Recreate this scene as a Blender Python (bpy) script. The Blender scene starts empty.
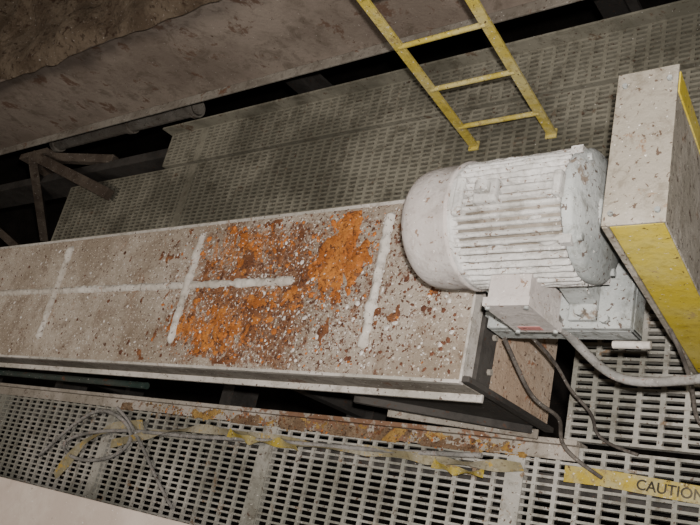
import bpy, math, random
from mathutils import Vector, Matrix, noise
random.seed(7)
sc = bpy.context.scene

# ---------------------------------------------------------------- materials
def L(v):
    out=[]
    for c in v:
        c=c/255.0
        out.append(c/12.92 if c<=0.04045 else ((c+0.055)/1.055)**2.4)
    return (out[0],out[1],out[2],1.0)

class NT:
    def __init__(s,name):
        s.m=bpy.data.materials.new(name); s.m.use_nodes=True
        s.n=s.m.node_tree.nodes; s.l=s.m.node_tree.links
        s.bsdf=s.n['Principled BSDF']
        s.tc=s.n.new('ShaderNodeTexCoord')
        s.co=s.tc.outputs['Object']
    def noise(s,scale,detail=6,rough=0.6,vec=None,dist=0.0):
        t=s.n.new('ShaderNodeTexNoise'); t.inputs['Scale'].default_value=scale
        t.inputs['Detail'].default_value=detail; t.inputs['Roughness'].default_value=rough
        t.inputs['Distortion'].default_value=dist
        s.l.new(vec or s.co,t.inputs['Vector']); return t.outputs['Fac']
    def mapr(s,v,a,b,c=0.0,d=1.0,smooth=True):
        t=s.n.new('ShaderNodeMapRange'); t.clamp=True
        if smooth: t.interpolation_type='SMOOTHSTEP'
        s.l.new(v,t.inputs['Value'])
        for k,x in zip(('From Min','From Max','To Min','To Max'),(a,b,c,d)): t.inputs[k].default_value=x
        return t.outputs['Result']
    def math(s,op,a,b=None):
        t=s.n.new('ShaderNodeMath'); t.operation=op
        for i,x in enumerate((a,b)):
            if x is None: continue
            if isinstance(x,(int,float)): t.inputs[i].default_value=x
            else: s.l.new(x,t.inputs[i])
        return t.outputs[0]
    def mix(s,f,a,b):
        t=s.n.new('ShaderNodeMix'); t.data_type='RGBA'
        if isinstance(f,(int,float)): t.inputs['Factor'].default_value=f
        else: s.l.new(f,t.inputs['Factor'])
        for sock,x in ((t.inputs[6],a),(t.inputs[7],b)):
            if isinstance(x,tuple): sock.default_value=x
            else: s.l.new(x,sock)
        return t.outputs[2]
    def scaled(s,v):
        u=s.n.new('ShaderNodeVectorMath'); u.operation='MULTIPLY'
        s.l.new(s.co,u.inputs[0]); u.inputs[1].default_value=v
        return u.outputs[0]
    def ell(s,c,r,inner=0.3):
        t=s.n.new('ShaderNodeVectorMath'); t.operation='SUBTRACT'
        s.l.new(s.co,t.inputs[0]); t.inputs[1].default_value=c
        u=s.n.new('ShaderNodeVectorMath'); u.operation='DIVIDE'
        s.l.new(t.outputs[0],u.inputs[0]); u.inputs[1].default_value=r
        w=s.n.new('ShaderNodeVectorMath'); w.operation='LENGTH'
        s.l.new(u.outputs[0],w.inputs[0])
        return s.mapr(w.outputs['Value'],inner,1.0,1.0,0.0)
    def bump(s,h,strength=0.5,dist=0.01):
        t=s.n.new('ShaderNodeBump'); t.inputs['Strength'].default_value=strength
        t.inputs['Distance'].default_value=dist
        s.l.new(h,t.inputs['Height']); s.l.new(t.outputs[0],s.bsdf.inputs['Normal'])
    def fin(s,col,rough=0.85,metal=0.0):
        s.l.new(col,s.bsdf.inputs['Base Color'])
        s.bsdf.inputs['Roughness'].default_value=rough
        s.bsdf.inputs['Metallic'].default_value=metal
        s.bsdf.inputs['Specular IOR Level'].default_value=0.2
        return s.m

def grime(name,base,dust,dustlv=0.5,rustlv=0.62,rust=(120,62,30),spk=0.64,spkcol=(70,50,38),wspk=0.66,
          wcol=(215,208,200),sc_=3.0,bump=0.6,rough=0.85,bd=0.008,mott=0.35,spks=70,mask=None):
    t=NT(name)
    n1=t.noise(sc_,8,0.65)
    c=t.mix(t.mapr(n1,dustlv-0.1,dustlv+0.1),L(base),L(dust))
    m=t.noise(sc_*6,8,0.75,dist=0.4)
    dk=tuple(int(v*k) for v,k in zip(base,(.64,.60,.54)))
    c=t.mix(t.mapr(m,0.48,0.66,0,mott),c,L(dk))
    n2=t.noise(sc_*4,10,0.7,dist=0.3)
    nn=n2
    if mask: nn=t.math('ADD',n2,t.math('MULTIPLY',t.ell(mask[0],mask[1],.2),mask[2]))
    c=t.mix(t.mapr(nn,rustlv,rustlv+0.06,0,.85),c,L(rust))
    n4=t.noise(95,4,0.6)
    c=t.mix(t.mapr(n4,wspk,wspk+0.04,0,.8),c,L(wcol))
    n3=t.noise(spks,3,0.55,dist=0.5)
    c=t.mix(t.mapr(n3,spk,spk+0.03,0,.85),c,L(spkcol))
    h=t.math('ADD',t.noise(45,8,0.75),t.math('MULTIPLY',m,0.8))
    t.bump(h,bump,bd)
    return t.fin(c,rough)

def conveyor_top_mat():
    t=NT('caked_dust_and_rust')
    n1=t.noise(2.2,9,0.65)
    c=t.mix(t.mapr(n1,0.38,0.62),L((140,126,110)),L((170,158,144)))
    streak=t.noise(9,9,0.75,dist=0.5)
    c=t.mix(t.mapr(streak,0.46,0.66,0,0.6),c,L((112,92,74)))
    fine=t.noise(38,8,0.78,dist=.3)
    right=t.ell((-1.75,0.75,0),(0.95,0.60,1),0.25)
    zone=t.ell((-1.98,0.76,0),(0.62,0.42,1),0.35)
    brk=t.noise(6,12,0.85,dist=1.0)
    v=t.math('ADD',brk,t.math('MULTIPLY',zone,0.15))
    mud=t.mix(t.mapr(fine,.4,.62),L((92,58,38)),L((150,104,68)))
    c=t.mix(t.mapr(v,0.56,0.67,0,0.88),c,mud)
    v2=t.math('ADD',fine,t.math('MULTIPLY',right,0.09))
    c=t.mix(t.mapr(v2,0.62,0.66,0,0.85),c,L((96,60,42)))
    z2=t.ell((-1.60,0.88,0),(0.17,0.22,1),0.1)
    z3=t.ell((-2.10,0.62,0),(0.40,0.16,1),0.2)
    z4=t.ell((-2.08,0.92,0),(0.38,0.13,1),0.2)
    z5=t.ell((-1.85,0.74,0),(0.34,0.07,1),0.1)
    zz=t.math('MAXIMUM',z2,t.math('MULTIPLY',z3,0.8)); zz=t.math('MAXIMUM',zz,t.math('MULTIPLY',z4,0.7)); zz=t.math('MAXIMUM',zz,t.math('MULTIPLY',z5,0.7))
    o=t.noise(8,13,0.85,vec=t.scaled((1.6,0.8,1)),dist=1.1)
    v3=t.math('ADD',o,t.math('MULTIPLY',zz,0.19))
    oc=t.mix(t.mapr(fine,0.35,0.62),L((130,70,28)),L((194,124,58)))
    c=t.mix(t.mapr(v3,0.60,0.70,0,0.9),c,oc)
    w=t.noise(95,3,0.6)
    c=t.mix(t.mapr(t.math('ADD',w,t.math('MULTIPLY',zone,.03)),0.61,0.65,0,0.85),c,L((214,206,196)))
    d=t.noise(80,3,0.55,dist=0.8)
    dm=t.math('ADD',d,t.math('MULTIPLY',right,0.05))
    c=t.mix(t.mapr(dm,0.64,0.67),c,L((78,50,36)))
    t.bump(t.math('ADD',fine,t.math('MULTIPLY',brk,1.2)),0.8,0.012)
    return t.fin(c,0.8)

M={}
M['top']=conveyor_top_mat()
M['side']=grime('dusty_steel_side',(114,106,96),(136,129,119),0.5,0.58,(98,66,46),mott=.55)
M['brace']=grime('weathered_brace',(66,56,48),(92,82,72),0.5,0.6,(52,40,32))
M['rim']=grime('dusty_rim',(154,148,138),(178,171,163),0.5,0.60,(118,88,64),mott=.5)
M['ridge']=grime('caked_weld_ridge',(166,157,146),(188,181,172),0.5,0.60,(132,100,76),spk=0.63,mott=.5)
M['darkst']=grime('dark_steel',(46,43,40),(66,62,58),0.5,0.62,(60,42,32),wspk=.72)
M['tan']=grime('tan_caked_plate',(160,138,118),(178,160,142),0.5,0.58,(134,88,58),spk=0.62)
M['grF']=grime('galvanised_grating_dusty_lit',(126,123,113),(160,155,146),0.5,0.59,(108,84,60),bump=0.5,sc_=2,mott=.6)  # dusty front grating; paler tone also carries the stronger light there
M['grB']=grime('grating_caked_olive_dim',(96,92,80),(128,123,109),0.5,0.61,(88,70,54),bump=0.5,sc_=2,mott=.55,wspk=.69)  # caked back grating; weaker light there is mixed into its darker colour
M['girder']=grime('dusty_painted_girder',(120,107,96),(142,129,117),0.48,0.57,(98,74,60),spk=0.69,wspk=0.69,sc_=1.6,mott=.5)
M['brown']=grime('crusted_dirt',(98,82,66),(126,110,92),0.5,0.58,(70,55,42),spk=0.62,sc_=5,bump=1.0,bd=0.03,mott=.7,spks=30)
M['white']=grime('grey_white_powder_caked',(170,166,160),(196,192,187),0.5,0.60,(142,128,114),spk=0.625,spkcol=(104,80,62),sc_=6,mott=.5,bump=.9,wcol=(222,218,214))
M['core']=grime('darker_motor_grooves',(104,96,86),(134,126,116),0.5,0.58,(92,74,58),sc_=6)  # darker tone for the barrel between the fins
M['cover']=grime('fan_cover_paint',(164,155,149),(180,172,166),0.5,0.62,(144,128,114),spk=0.645,spkcol=(118,92,74),sc_=3,bump=0.6,mott=.32)
M['base']=grime('grey_powder_base',(128,130,127),(160,161,157),0.5,0.60,(108,90,74),spk=0.62,mott=.6)
M['guardtop']=grime('guard_dusty_top',(136,128,115),(160,152,140),0.5,0.60,(118,92,70),spk=0.625,sc_=4,mott=.5)
M['yellow']=grime('yellow_paint_dirty',(180,158,44),(188,170,84),0.52,0.60,(156,134,86),spk=0.65,wspk=0.66,sc_=4,bump=0.35,rough=0.7,mott=.35)
M['ladyel']=grime('ladder_yellow',(178,158,70),(186,172,116),0.5,0.59,(132,110,78),spk=0.64,wspk=0.64,sc_=6,bump=0.5,mott=.5)
M['cream']=grime('near_cover_paint',(182,166,154),(196,182,170),0.5,0.70,(164,144,128),spk=0.72,sc_=2,bump=0.15,mott=.14)
M['hose']=grime('grey_hose',(112,109,104),(142,137,132),0.5,0.60,sc_=8,mott=.55)
M['hosed']=grime('dark_cable',(66,60,55),(104,97,90),0.48,0.64,sc_=8,mott=.5)
M['green']=grime('green_pipe',(44,58,52),(66,70,64),0.48,0.6)
M['tape']=grime('caution_tape_yellow',(160,138,48),(156,144,104),0.50,0.58,(118,98,74),spk=0.65,wspk=0.64,sc_=8,bump=0.3,rough=0.6,mott=.55)
M['tapeD']=grime('caution_tape_dusty',(132,122,94),(148,140,122),0.5,0.56,(166,134,52),spk=0.65,wspk=0.66,sc_=7,bump=0.3,mott=.55)
M['ink']=grime('black_ink',(50,45,38),(96,88,72),0.5,0.8,spk=0.8,wspk=0.64,sc_=9)
M['red']=grime('red_label',(150,74,72),(170,114,108),0.5,0.66,(150,140,130))
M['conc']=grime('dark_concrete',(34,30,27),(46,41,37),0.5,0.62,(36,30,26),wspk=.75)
M['angle']=grime('edge_angle_dirty',(140,131,119),(162,153,143),0.5,0.60,(108,72,46),mask=((-1.85,.43,-.59),(.95,.3,.3),.16),mott=.5)
M['mound']=grime('dirt_heap',(116,92,70),(140,118,94),0.5,0.54,(112,70,40),spk=.6,sc_=8,bump=1,bd=.015)
M['ochre']=grime('ochre_spill',(146,112,58),(164,132,78),0.5,0.56,(124,76,38),spk=.62,sc_=9,bump=1,bd=.01)
M['crustO']=grime('orange_rust_crust',(158,92,40),(190,122,58),0.5,0.54,(108,62,34),spk=.60,spkcol=(84,48,30),sc_=12,bump=1,bd=.012,wspk=.63,mott=.5)
M['crustB']=grime('brown_rust_crust',(108,68,44),(140,94,62),0.5,0.56,(78,48,34),spk=.60,spkcol=(64,40,30),sc_=12,bump=1,bd=.012,wspk=.61,mott=.5)
M['rustA']=grime('rust_flake_orange',(150,86,38),(180,110,52),0.5,0.7,(100,56,32),sc_=20)
M['rustB']=grime('rust_flake_dark',(82,52,38),(104,68,50),0.5,0.7,sc_=20)
M['flakeW']=grime('powder_flake',(186,178,170),(204,198,192),0.5,0.8,sc_=20)

# ---------------------------------------------------------------- mesh builder
class B:
    def __init__(s): s.v=[]; s.f=[]; s.mi=[]; s.mats=[]; s.sm=[]
    def mid(s,m):
        if m not in s.mats: s.mats.append(m)
        return s.mats.index(m)
    def add(s,vs,fs,m,smooth=False):
        o=len(s.v); s.v+= [tuple(v) for v in vs]; k=s.mid(m)
        for f in fs: s.f.append([i+o for i in f]); s.mi.append(k); s.sm.append(smooth)
    def hexa(s,p,m):
        s.add(p,[(3,2,1,0),(4,5,6,7),(0,1,5,4),(1,2,6,5),(2,3,7,6),(3,0,4,7)],m)
    def box(s,x0,x1,y0,y1,z0,z1,m):
        s.hexa([(x0,y0,z0),(x1,y0,z0),(x1,y1,z0),(x0,y1,z0),(x0,y0,z1),(x1,y0,z1),(x1,y1,z1),(x0,y1,z1)],m)
    def prism(s,poly,a,b,axis,m):
        n=len(poly); vs=[]
        for t in (a,b):
            for (p,q) in poly:
                vs.append({'x':(t,p,q),'y':(p,t,q),'z':(p,q,t)}[axis])
        fs=[tuple(range(n))[::-1],tuple(range(n,2*n))]+[(i,(i+1)%n,n+(i+1)%n,n+i) for i in range(n)]
        s.add(vs,fs,m)
    def bar(s,p0,p1,w,h,m,up=(0,0,1)):
        p0=Vector(p0);p1=Vector(p1);d=(p1-p0).normalized();u=Vector(up)
        a=d.cross(u).normalized()*w/2; b=a.cross(d).normalized()*h/2
        s.hexa([p0-a-b,p0+a-b,p0+a+b,p0-a+b,p1-a-b,p1+a-b,p1+a+b,p1-a+b],m)
    def cyl(s,p0,p1,r0,m,r1=None,n=20,smooth=True,caps=True):
        r1=r0 if r1 is None else r1
        p0=Vector(p0);p1=Vector(p1);d=(p1-p0).normalized()
        a=d.orthogonal().normalized();b=d.cross(a)
        vs=[]
        for p,r in ((p0,r0),(p1,r1)):
            for i in range(n):
                t=2*math.pi*i/n; vs.append(p+(a*math.cos(t)+b*math.sin(t))*r)
        s.add(vs,[(i,(i+1)%n,n+(i+1)%n,n+i) for i in range(n)],m,smooth)
        if caps:
            s.add(vs[:n],[tuple(range(n))[::-1]],m); s.add(vs[n:],[tuple(range(n))],m)
    def lathe(s,prof,y,z,m,n=48,smooth=True):
        vs=[]
        for (x,r) in prof:
            for i in range(n):
                t=2*math.pi*i/n; vs.append((x,y+r*math.cos(t),z+r*math.sin(t)))
        fs=[]
        for k in range(len(prof)-1):
            for i in range(n):
                j=(i+1)%n; fs.append((k*n+i,k*n+j,(k+1)*n+j,(k+1)*n+i))
        s.add(vs,fs,m,smooth)
    def ridge(s,p0,p1,w,h,m,seg=50,jit=0.006):
        p0=Vector(p0);p1=Vector(p1);d=(p1-p0).normalized();a=Vector((-d.y,d.x,0))
        k=9;vs=[];Ln=(p1-p0).length
        for i in range(seg+1):
            t=i/seg; c=p0.lerp(p1,t); e=math.sqrt(min(1,max(.03,min(t,1-t)*Ln/.012)))
            wv=1+0.45*noise.noise(c*14)
            for j in range(k):
                q=math.pi*j/(k-1)
                pt=c+a*math.cos(q)*w/2*wv*e+Vector((0,0,1))*math.sin(q)*h*e*wv
                nn=noise.noise_vector(pt*60)*jit; pt=pt+nn
                if j in (0,k-1): pt.z=c.z-0.001
                vs.append(pt)
        fs=[(i*k+j,i*k+j+1,(i+1)*k+j+1,(i+1)*k+j) for i in range(seg) for j in range(k-1)]
        s.add(vs,fs,m,True)
    def chunk(s,c,r,m,flat=.6):
        R=Matrix.Rotation(random.uniform(0,6.28),3,'Z')
        sx,sy,sz=[random.uniform(.5,1.5) for _ in range(3)]
        pts=[(1,0,0),(.3,.9,0),(-.8,.6,0),(-.9,-.5,0),(.1,-1,0),(.2,.1,flat),(0,0,-.2)]
        vs=[Vector(c)+R@Vector((p[0]*sx*r,p[1]*sy*r,p[2]*sz*r)) for p in pts]
        fs=[(i,(i+1)%5,5) for i in range(5)]+[((i+1)%5,i,6) for i in range(5)]
        s.add(vs,fs,m)
    def crust(s,x0,x1,y0,y1,z,step,val,amp,pick):
        nx=int((x1-x0)/step);ny=int((y1-y0)/step)
        vs=[];V=[]
        for i in range(nx+1):
            for j in range(ny+1):
                x=x0+(x1-x0)*i/nx;y=y0+(y1-y0)*j/ny
                v=val(x,y);V.append(v)
                vs.append((x,y,z-.0008+max(0,min(1,v*3))*amp*(.5+.5*v+.6*abs(noise.noise(Vector((x*70,y*70,0)))))))
        groups={}
        for i in range(nx):
            for j in range(ny):
                a=i*(ny+1)+j; q=(a,a+ny+1,a+ny+2,a+1)
                if max(V[k] for k in q)<=0: continue
                m=pick(x0+(x1-x0)*i/nx,y0+(y1-y0)*j/ny)
                groups.setdefault(m,[]).append(q)
        for m,fs in groups.items():
            used=sorted({k for f in fs for k in f}); mp={k:n for n,k in enumerate(used)}
            s.add([vs[k] for k in used],[tuple(mp[k] for k in f) for f in fs],m,True)
    def obj(s,name,bevel=0,parent=None):
        me=bpy.data.meshes.new(name); me.from_pydata(s.v,[],s.f)
        for m in s.mats: me.materials.append(m)
        for p,k,q in zip(me.polygons,s.mi,s.sm): p.material_index=k; p.use_smooth=q
        me.update()
        o=bpy.data.objects.new(name,me); sc.collection.objects.link(o)
        if bevel:
            b=o.modifiers.new('bevel','BEVEL'); b.width=bevel; b.segments=2; b.limit_method='ANGLE'; b.angle_limit=math.radians(50)
        if parent: o.parent=parent
        return o

def tube(name,pts,r,m,parent=None,res=8):
    cu=bpy.data.curves.new(name,'CURVE'); cu.dimensions='3D'; cu.bevel_depth=r; cu.bevel_resolution=4; cu.resolution_u=res
    sp=cu.splines.new('NURBS'); sp.points.add(len(pts)-1)
    for p,q in zip(sp.points,pts): p.co=(q[0],q[1],q[2],1)
    sp.use_endpoint_u=True; sp.order_u=4; cu.use_fill_caps=True
    cu.materials.append(m)
    o=bpy.data.objects.new(name,cu); sc.collection.objects.link(o)
    if parent: o.parent=parent
    return o

def empty(name):
    e=bpy.data.objects.new(name,None); sc.collection.objects.link(e); return e

FZ=-0.60
# ---------------------------------------------------------------- conveyor
conv=empty('enclosed_conveyor')
YF,YB=0.4725,1.040; XE=-1.083; XL=-6.2
b=B()
b.box(XL,XE,YF,YB,-0.012,0.0,M['top'])
b.obj('cover_plate',0.003,conv)
b=B()
b.box(XL,XE+0.004,YF-0.006,YF+0.004,-0.018,0.005,M['rim'])
b.box(XL,XE+0.002,YF-0.002,YF+0.006,-0.125,-0.012,M['side'])
b.box(XL,XE+0.004,YF-0.022,YF+0.004,-0.137,-0.125,M['rim'])
b.box(XL,XE+0.004,YB-0.004,YB+0.008,-0.035,0.004,M['rim'])
b.box(XE,XE+0.008,YF,YB,-0.05,0.003,M['rim'])
b.obj('edge_flanges',0.0015,conv)
b=B()
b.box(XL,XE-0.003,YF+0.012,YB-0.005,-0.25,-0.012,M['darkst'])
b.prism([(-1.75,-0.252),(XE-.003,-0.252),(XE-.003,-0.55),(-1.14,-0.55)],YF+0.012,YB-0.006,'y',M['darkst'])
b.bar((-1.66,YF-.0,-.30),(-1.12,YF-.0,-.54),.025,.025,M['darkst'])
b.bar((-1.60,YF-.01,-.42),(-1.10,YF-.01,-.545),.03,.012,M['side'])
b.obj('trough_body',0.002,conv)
b=B()
b.box(XE-0.002,XE+0.006,YF+0.01,YB-0.02,-0.55,-0.05,M['tan'])
b.box(XE,XE+0.03,YF,YF+0.016,-0.55,-0.0,M['darkst'])
b.box(XE,XE+0.02,YF+0.02,YB-0.02,-0.13,-0.05,M['darkst'])
for i in range(5):
    b.cyl((XE+.018,YF+.06+i*.1,-.11),(XE+.03,YF+.06+i*.1,-.11),.010,M['side'],n=6)
b.obj('end_plate',0.002,conv)
b=B()
for x in (-3.25,-2.33,-1.43):
    b.ridge((x,0.555,0),(x,1.008,0),0.034,0.015,M['ridge'],seg=90)
b.ridge((XL+.05,0.79,0),(-1.78,0.785,0),0.030,0.011,M['ridge'],seg=700)
b.obj('stiffener_bars',0,conv)
b=B()
for x in (-2.1,-3.8,-5.4):
    for y in (YF+.05,YB-.1):
        b.box(x,x+.06,y,y+.06,-0.86,-0.25,M['darkst'])
    b.box(x-.04,x+.1,0.35,1.15,-0.96,-0.86,M['darkst'])
b.obj('support_legs',0.002,conv)
def E(x,y,cx,cy,rx,ry): return max(0,1-math.hypot((x-cx)/rx,(y-cy)/ry))
def oz(x,y): return max(E(x,y,-1.60,.88,.17,.26)*1.2,E(x,y,-2.12,.61,.40,.15)*.7,E(x,y,-2.10,.93,.40,.13)*.6,E(x,y,-1.86,.71,.30,.06)*.6)
def val(x,y):
    f=noise.fractal(Vector((x*11,y*7,0)),.75,2,7)
    g=noise.noise(Vector((x*38,y*30,5)))
    edge=min(1,min(y-.485,1.03-y)/.02)
    return min(edge,f*.80+g*.42+oz(x,y)*.80+E(x,y,-2.0,.76,.65,.45)*.34-.46)
def pick(x,y):
    return M['crustO'] if oz(x,y)+.55*noise.fractal(Vector((x*16,y*16,9)),.8,2,5)>.30 else M['crustB']
b=B()
b.crust(-2.60,-1.20,.48,1.034,0,.005,val,.007,pick)
b.obj('rust_crust',0,conv)
b=B()
for i in range(3200):
    if random.random()<.66: x=random.gauss(-1.75,.42)
    else: x=random.uniform(-4.6,-1.12)
    if x>-1.11 or x<-5: continue
    y=random.uniform(YF+.02,YB-.02)
    r=random.choice([.0022,.0025,.003,.003,.0035,.004,.005,.007])*random.uniform(.7,1.2)
    o_=oz(x,y)
    if random.random()<o_*1.2: mm=M['rustA']; r*=1.4
    else: mm=random.choice([M['flakeW'],M['rustB'],M['rustB'],M['flakeW'],M['rustB'],M['rustA']] if abs(x+1.95)<.5 else [M['rustB'],M['flakeW'],M['rustB']])
    b.chunk((x,y,0.002 if abs(x+1.9)<.6 else .0008),r,mm,.5)
b.obj('rust_flakes',0,conv)

# ---------------------------------------------------------------- gratings
def grating(name,x0,x1,y0,y1,z,mat,bw,rw,seams,pitch=.03,rod=.1):
    b=B()
    n=int(round((y1-y0)/pitch))
    for i in range(n+1):
        yy=y0+i*(y1-y0)/n
        b.box(x0,x1,yy-bw/2,yy+bw/2,z-.03,z,mat)
    n=int(round((x1-x0)/rod))
    for i in range(n+1):
        xx=x0+i*(x1-x0)/n
        b.box(xx-rw/2,xx+rw/2,y0,y1,z-.014,z-.001,mat)
    for sx in seams:
        b.box(sx-.032,sx+.032,y0,y1,z-.03,z+.003,mat)
    return b.obj(name)
grating('steel_floor_grating',-6.0,0.6,-1.0,0.44,FZ,M['grF'],.0085,.014,(-4.5,-3.4,-2.30,-1.19,-.08),.0240,.072)
grating('steel_floor_grating',-4.65,0.6,1.13,1.80,FZ,M['grB'],.0095,.015,(-3.4,),.0215,.054)
grating('steel_floor_grating',-3.70,0.6,1.80+.03,2.04,FZ,M['grB'],.0095,.015,(-3.4,),.0215,.054)
grating('steel_floor_grating',-1.03,0.6,0.47,1.10,FZ,M['grF'],.0095,.016,(),.0240,.072)

b=B()
b.box(-6.2,XE+.1,.445,.462,FZ-.06,FZ+.03,M['angle'])
b.box(-6.2,XE+.1,.40,.445,FZ+.001,FZ+.008,M['angle'])
ea=b.obj('grating_edge_angle',.002)
b=B()
for i in range(600):
    x=random.uniform(-3.1,-1.2); y=random.gauss(.418,.014)
    b.chunk((x,y,FZ+.0085),random.uniform(.002,.006),random.choice([M['rustB'],M['rustA'],M['ochre'],M['mound'],M['mound']]))
def v2(x,y):
    return noise.fractal(Vector((x*8,y*14,3)),.8,2,6)*.8+.25*noise.noise(Vector((x*45,y*45,1)))-.04+.25*E(x,y,-2.0,.42,.9,.2)-25*max(0,abs(y-.418)-.016)
b.crust(-3.4,-1.15,.392,.444,FZ+.008,.005,v2,.007,lambda x,y: M['ochre'] if noise.noise(Vector((x*7,y*7,2)))>0.08 else M['mound'])
b.obj('dirt_crumbs',0,ea)
b=B()
b.box(-3.72,0.6,2.045,2.055,FZ-.05,FZ+.07,M['grB'])
b.obj('toe_board')
b=B()
for y in (-.95,.33,1.2,1.95):
    b.box(-6.2,1.0,y-.03,y+.03,FZ-.25,FZ-.032,M['darkst'])
for x in (-4.4,-2.9,-1.4):
    b.box(x-.04,x+.04,-1.0,2.04,FZ-.42,FZ-.25,M['darkst'])
b.obj('floor_support_beams')

# ---------------------------------------------------------------- girder at the back
b=B()
b.box(-8,1.2,2.15,2.165,-.44,.16,M['girder'])
b.box(-8,1.2,2.10,2.22,-.452,-.44,M['side'])
b.box(-8,1.2,2.07,2.25,.16,.175,M['girder'])
b.obj('steel_plate_girder',.003)
b=B()
nx,ny=160,34;vs=[];fs=[]
for i in range(nx+1):
    for j in range(ny+1):
        x=-8+9.2*i/nx;y=2.05+1.9*j/ny
        p=Vector((x,y,0)); z=.225+.06*noise.fractal(p*4,1,2,6)+.02*j/ny
        if j==0: z=.178
        vs.append((x,y+.05*noise.noise(p*6),max(z,.178)))
for i in range(nx):
    for j in range(ny):
        a=i*(ny+1)+j; fs.append((a,a+ny+1,a+ny+2,a+1))
b.add(vs,fs,M['brown'],True)
b.box(-8,1.2,2.27,3.95,.10,.17,M['brown'])
b.obj('crusted_concrete_slab')

b=B()
b.cyl((-5.3,2.3,-.70),(-3.7,2.3,-.70),.05,M['side'])
for x in (-5.3,-4.4,-3.74): b.cyl((x,2.3,-.7),(x+.04,2.3,-.7),.062,M['side'])
b.cyl((-3.72,2.3,-.7),(-3.69,2.3,-.7),.045,M['side'])
b.obj('pipe')
b=B()
b.bar((-5.08,2.04,-.48),(-4.08,1.66,-.55),.07,.05,M['brace'])
b.bar((-5.08,2.04,-.50),(-4.35,2.0,-.66),.06,.05,M['brace'])
b.bar((-5.08,2.02,-.48),(-5.66,1.72,-1.05),.08,.06,M['brace'])
b.bar((-5.1,2.04,-.48),(-5.5,1.9,-1.8),.10,.06,M['brace'])
b.box(-5.25,-4.9,2.03,2.07,-.62,-.46,M['brace'])
b.bar((-6.6,1.95,-.9),(-4.9,1.2,-1.0),.06,.06,M['brace'])
b.bar((-6.4,1.5,-.7),(-6.0,1.3,-2.2),.07,.07,M['brace'])
b.obj('steel_cross_bracing',.003)
for x in (-1.25,-.75,-3.2):
    b=B()
    b.box(x-.06,x+.06,2.55,2.57,-3.5,.10,M['darkst']); b.box(x-.06,x+.06,2.67,2.69,-3.5,.10,M['darkst'])
    b.box(x-.006,x+.006,2.57,2.67,-3.5,.10,M['darkst'])
    b.obj('steel_column')

# ---------------------------------------------------------------- ladder
b=B()
fl=Vector((-1.572,1.62,FZ)); fr=Vector((-1.235,1.62,FZ)); up=Vector((.095,0,1))
b.bar(fl,fl+up*2.1,.012,.038,M['ladyel'],up=(1,0,0))
b.bar(fr,fr+up*2.1,.012,.038,M['ladyel'],up=(1,0,0))
for k in range(7):
    z=-.45+.256*k; t=z-FZ
    b.cyl(fl+up*t,fr+up*t,.010,M['ladyel'],n=10)
b.box(-1.595,-1.55,1.60,1.64,FZ,FZ+.01,M['ladyel'])
b.box(-1.26,-1.215,1.60,1.64,FZ,FZ+.01,M['ladyel'])
b.obj('yellow_ladder',.002)

# ---------------------------------------------------------------- motor
mot=empty('electric_motor'); my,mz=.825,.20
b=B()
R=.160
prof=[(-1.135,0.0),(-1.135,.09),(-1.133,.118),(-1.124,.138),(-1.108,.151),(-1.09,.157),(-1.05,R),(-.995,R+.001),(-.985,R+.006),(-.978,R+.006),(-.974,R-.004),(-.974,.12)]
b.lathe(prof,my,mz,M['cover'],64)
b.obj('fan_cover',0,mot)
b=B()
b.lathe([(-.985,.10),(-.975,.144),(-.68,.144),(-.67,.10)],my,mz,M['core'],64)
nf=46
for i in range(nf):
    a=2*math.pi*i/nf
    c,s_=math.cos(a),math.sin(a)
    if s_<-.80: continue
    t=Vector((0,-s_,c))*.0044; o1=Vector((0,c,s_))
    x0,x1=-.965,-.690
    seg=44;vs=[]
    for q in range(seg+1):
        x=x0+(x1-x0)*q/seg
        r1=.161+.003*noise.noise(Vector((x*30,i*.9,0)))
        wv=1+.38*noise.noise(Vector((x*38,i*1.7,4)))
        Cc=Vector((x,my,mz))
        vs+=[Cc+o1*.138-t*1.5,Cc+o1*(r1-.003)-t*wv*1.1,Cc+o1*r1,Cc+o1*(r1-.003)+t*wv*1.1,Cc+o1*.138+t*1.5]
    fs=[(5*q+j,5*q+j+1,5*q+j+6,5*q+j+5) for q in range(seg) for j in range(4)]+[(0,1,2,3,4),(5*seg+4,5*seg+3,5*seg+2,5*seg+1,5*seg)]
    b.add(vs,fs,M['white'],True)
for k in range(34):
    a=random.uniform(.0,3.0); x=random.uniform(-.95,-.71); o1=Vector((0,math.cos(a),math.sin(a)))
    c=Vector((x,my,mz))+o1*.152
    tn=Vector((0,-o1.z,o1.y)); rr=random.uniform(.008,.018)
    n=10;vs=[c+o1*.008]
    for ring,(f,h) in enumerate(((.55,.005),(1,-.010))):
        for j in range(n):
            t_=2*math.pi*j/n; q=rr*random.uniform(.75,1.2)*f
            vs.append(c+Vector((1,0,0))*math.cos(t_)*q*1.8+tn*math.sin(t_)*q*.6+o1*h)
    b.add(vs,[(0,1+j,1+(j+1)%n) for j in range(n)]+[(1+j,1+n+j,1+n+(j+1)%n,1+(j+1)%n) for j in range(n)],M['white'],True)
b.obj('finned_frame',0,mot)
b=B()
b.lathe([(-.70,.12),(-.695,.150),(-.690,.157),(-.672,.157),(-.666,.150),(-.658,.12),(-.650,.09),(-.650,.05),(-.640,.045),(-.640,0)],my,mz,M['base'],64)
for i in range(4):
    a=2*math.pi*(i+.5)/4
    b.cyl((-.69,my+.140*math.cos(a),mz+.140*math.sin(a)),(-.655,my+.140*math.cos(a),mz+.140*math.sin(a)),.010,M['base'],n=6)
    b.box(-.70,-.672,my+.154*math.cos(a)-.012,my+.154*math.cos(a)+.012,mz+.154*math.sin(a)-.012,mz+.154*math.sin(a)+.012,M['white'])
b.lathe([(-.995,.13),(-.99,.160),(-.965,.162),(-.955,.14)],my,mz,M['white'],64)
b.obj('end_bells',0.001,mot)
b=B()
b.cyl((-.66,my,mz),(-.597,my,mz),.024,M['base'])
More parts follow.
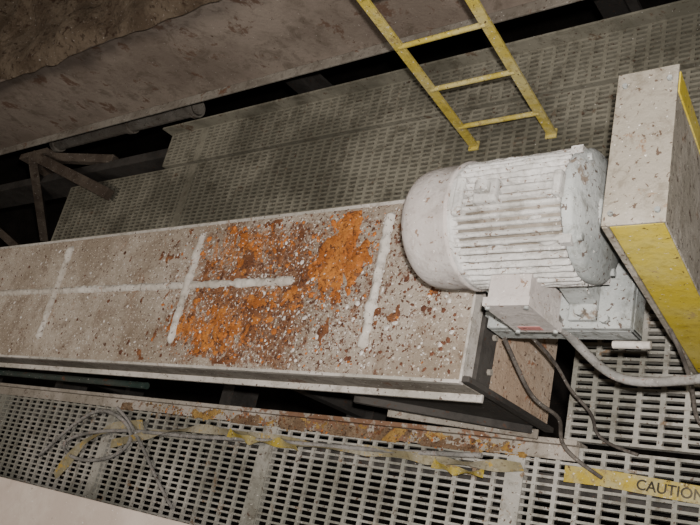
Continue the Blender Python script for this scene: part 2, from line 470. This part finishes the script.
b.obj('shaft',0,mot)
b=B()
b.box(-.90,-.84,my-.03,my+.03,mz+.135,mz+.178,M['white'])
b.cyl((-.87,my-.012,mz+.188),(-.87,my+.012,mz+.188),.018,M['white'])
b.box(-.705,-.685,my-.03,my+.03,mz+.15,mz+.180,M['white'])
b.box(-.96,-.935,my-.05,my+.05,mz+.13,mz+.168,M['white'])
b.obj('lifting_lugs',.006,mot)
b=B()
for x in (-.955,-.755):
    for sg in (-1,1):
        b.prism([(my+sg*.06,mz-.13),(my+sg*.13,mz-.07),(my+sg*.15,.03),(my+sg*.19,.03),(my+sg*.19,.012),(my+sg*.06,.012)],x-.035,x+.035,'x',M['base'])
        b.cyl((x,my+sg*.172,.03),(x,my+sg*.172,.05),.013,M['base'],n=6)
b.box(-.99,-.70,my-.06,my+.06,.012,.07,M['base'])
b.obj('feet',.003,mot)
b=B()
b.box(-.900,-.795,.61,.69,.065,.235,M['cover'])
b.box(-.907,-.788,.592,.614,.057,.243,M['cover'])
for x in (-.897,-.798):
    for z in (.068,.232): b.cyl((x,.594,z),(x,.586,z),.006,M['base'],n=8)
b.box(-.885,-.825,.5905,.593,.075,.100,M['red'])
b.cyl((-.82,.63,.067),(-.82,.63,.035),.020,M['hose'],n=12)
b.obj('conduit_box',.004,mot)
b=B()
b.box(-1.02,-.64,.62,1.04,-.010,.012,M['base'])
b.box(-1.02,-.64,.62,.630,-.075,-.010,M['base'])
b.box(-.65,-.64,.62,1.04,-.075,-.010,M['base'])
b.box(-1.045,-.70,.66,.675,-.16,-.010,M['base'])
b.box(-1.045,-.70,.97,.985,-.16,-.010,M['base'])
b.cyl((-.70,.600,-.05),(-.61,.600,-.05),.010,M['rim'],n=10)
b.cyl((-.95,.63,.012),(-.95,.63,.03),.012,M['base'],n=6)
b.cyl((-.70,.64,.012),(-.70,.64,.03),.012,M['base'],n=6)
b.obj('mounting_base',.003,mot)

# ---------------------------------------------------------------- belt guard
b=B()
gx0,gx1,gy0,gy1=-.572,-.455,.700,1.050
b.box(gx0,gx1,gy0+.003,gy1,-.59,.396,M['guardtop'])
b.box(gx0+.010,gx1-.002,gy0-.002,gy0+.003,-.59,.388,M['yellow'])
b.box(gx0-.004,gx1+.004,gy0-.004,gy1+.004,.392,.400,M['guardtop'])
b.box(gx0-.004,gx0+.008,gy0-.006,gy0+.003,-.59,.394,M['guardtop'])
b.box(gx1,gx1+.004,gy1-.05,gy1-.0,.0,.38,M['yellow'])
for y in (gy0+.02,gy1-.03):
    b.cyl((gx1-.012,y,.400),(gx1-.012,y,.407),.006,M['base'],n=6)
    b.cyl((gx0+.014,y,.400),(gx0+.014,y,.407),.006,M['base'],n=6)
b.v=[(x+(z-.4)*.09,y,z) for (x,y,z) in b.v]
b.obj('belt_guard',.003)

# ---------------------------------------------------------------- hoses / cables
tube('flexible_conduit',[(-.82,.63,.045),(-.82,.63,-.02),(-.80,.60,-.12),(-.74,.55,-.17),(-.66,.54,-.17),(-.56,.54,-.13),(-.42,.55,-.1),(-.2,.6,-.1)],.012,M['hose'])
tube('cable',[(-.98,.60,-.02),(-.99,.55,-.15),(-1.02,.50,-.3),(-.96,.5,-.42),(-1.03,.44,-.52),(-.98,.40,-.585),(-.90,.36,-.588)],.006,M['hosed'])
tube('cable',[(-.95,.64,-.05),(-.93,.62,-.25),(-.98,.58,-.42),(-.90,.53,-.55),(-.95,.47,-.585),(-.80,.44,-.588)],.005,M['hosed'])
tube('cable',[(-.62,.70,-.2),(-.60,.62,-.4),(-.66,.56,-.55),(-.60,.50,-.588),(-.45,.47,-.588)],.006,M['hosed'])
tube('air_hose',[(-3.9,.10,-.585),(-3.6,.36,-.57),(-3.3,.39,-.5),(-3.1,.28,-.57),(-3.25,.15,-.585),(-3.6,.10,-.585),(-3.8,.2,-.58),(-3.3,.3,-.56),(-2.8,.30,-.575),(-2.3,.34,-.57),(-1.7,.35,-.57),(-1.3,.38,-.57)],.009,M['hose'])
tube('air_hose',[(-3.3,.39,-.54),(-3.1,.3,-.57),(-3.0,.15,-.585),(-2.75,.0,-.585)],.008,M['hose'])
tube('green_pipe',[(-6,.49,-.42),(-5,.49,-.42),(-4,.49,-.43),(-3.0,.49,-.45)],.016,M['green'])

# ---------------------------------------------------------------- caution tape
tp=empty('caution_tape')
def ribbon(name,pts,w,m,tilt=None):
    b=B();vs=[];n=len(pts);P=[Vector(p) for p in pts]
    out=[]
    for i in range(n-1):
        for k in range(8):
            out.append(P[i].lerp(P[i+1],k/8))
    out.append(P[-1])
    for _ in range(4):
        out=[out[0]]+[(out[i-1]+out[i]+out[i+1])/3 for i in range(1,len(out)-1)]+[out[-1]]
    for i,p in enumerate(out):
        d=(out[min(i+1,len(out)-1)]-out[max(i-1,0)]).normalized()
        a=Vector((-d.y,d.x,0)).normalized()
        tw=(tilt or 0)*math.sin(i*.35+.6*math.sin(i*.13))
        a=Matrix.Rotation(tw,3,d)@a
        ww=w*(1-.25*abs(noise.noise(p*9))) if tilt else w
        vs+= [p-a*ww/2,p+a*ww/2]
    fs=[(2*i,2*i+2,2*i+3,2*i+1) for i in range(len(out)-1)]
    b.add(vs,fs,m,True); return b.obj(name,0,tp)
ribbon('tape_strip_front',[(-1.02,.36,-.592),(-.90,.362,-.592),(-.7,.352,-.592),(-.5,.342,-.592),(-.2,.35,-.592)],.050,M['tape'])
ribbon('tape_strip_long',[(-3.3,.22,-.57),(-3.0,.30,-.57),(-2.7,.35,-.565),(-2.4,.345,-.565),(-2.0,.34,-.57),(-1.7,.35,-.57),(-1.4,.345,-.57),(-1.15,.36,-.57)],.042,M['tapeD'],1.1)
ribbon('tape_strip_bright',[(-2.50,.345,-.555),(-2.35,.32,-.555),(-2.22,.335,-.56),(-2.1,.32,-.56)],.04,M['tape'],1.2)
ribbon('tape_strip_bright_2',[(-1.48,.335,-.565),(-1.38,.315,-.56),(-1.28,.325,-.565)],.036,M['tape'],1.2)
ribbon('tape_strip_left',[(-3.7,.02,-.585),(-3.55,.2,-.58),(-3.35,.30,-.57),(-3.1,.33,-.57)],.05,M['tapeD'],.6)
for i,x in enumerate((-.80,-.52)):
    cu=bpy.data.curves.new('tape_text','FONT'); cu.body='CAUTION'; cu.size=.042; cu.extrude=.0004; cu.offset=.0006
    cu.materials.append(M['ink']); o=bpy.data.objects.new('tape_text_%d'%(i+1),cu); sc.collection.objects.link(o)
    o.location=(x,.342 if i==0 else .328,-.5905); o.rotation_euler=(0,0,-.05); o.parent=tp

# ---------------------------------------------------------------- near cover (bottom-left)
b=B()
b.box(-6,-1.7,-.75,-.037,-.125,-.10,M['cream'])
b.box(-6,-1.7,-.73,-.06,-.58,-.125,M['side'])
b.obj('steel_trough_cover',.004)

# ---------------------------------------------------------------- room shell
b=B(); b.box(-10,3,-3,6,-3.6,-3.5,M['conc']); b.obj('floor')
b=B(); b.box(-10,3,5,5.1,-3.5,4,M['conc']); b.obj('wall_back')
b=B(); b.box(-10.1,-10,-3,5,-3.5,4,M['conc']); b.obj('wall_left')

# ---------------------------------------------------------------- light
w=bpy.data.worlds.new('World'); sc.world=w; w.use_nodes=True
w.node_tree.nodes['Background'].inputs[0].default_value=(1,.95,.88,1)
w.node_tree.nodes['Background'].inputs[1].default_value=.06

X=Vector((970,58,779)).normalized()
Y=Vector((500,2112,-779)); Y=(Y-X*Y.dot(X)).normalized()
Z=X.cross(Y)
right=Vector((X.x,Y.x,Z.x)); upv=Vector((X.y,Y.y,Z.y)); back=Vector((X.z,Y.z,Z.z))
mw=Matrix((( right.x,upv.x,back.x,0),(right.y,upv.y,back.y,0),(right.z,upv.z,back.z,1.75),(0,0,0,1)))
cam=bpy.data.cameras.new('camera'); co=bpy.data.objects.new('camera',cam); sc.collection.objects.link(co)
co.matrix_world=mw; cam.sensor_width=36; cam.lens=779/700*36; cam.clip_start=.02
sc.camera=co

fl_=bpy.data.lights.new('flash_lamp','AREA'); fl_.energy=104; fl_.size=.04; fl_.color=(1,.97,.94)
fo=bpy.data.objects.new('flash_lamp',fl_); sc.collection.objects.link(fo)
m2=mw.copy(); m2.translation=Vector((0,0,1.75))+upv*.09+right*.03; fo.matrix_world=m2
ov=bpy.data.lights.new('overhead_fill','AREA'); ov.energy=80; ov.size=1.0; ov.color=(1,.93,.84)  # unseen fill, added to keep the far left of the conveyor bright
oo=bpy.data.objects.new('overhead_fill',ov); sc.collection.objects.link(oo); oo.location=(-3.6,-.2,3.6)
oo.rotation_euler=(Vector((-3.6,-.2,3.6))-Vector((-3.4,.5,0))).to_track_quat('Z','Y').to_euler()
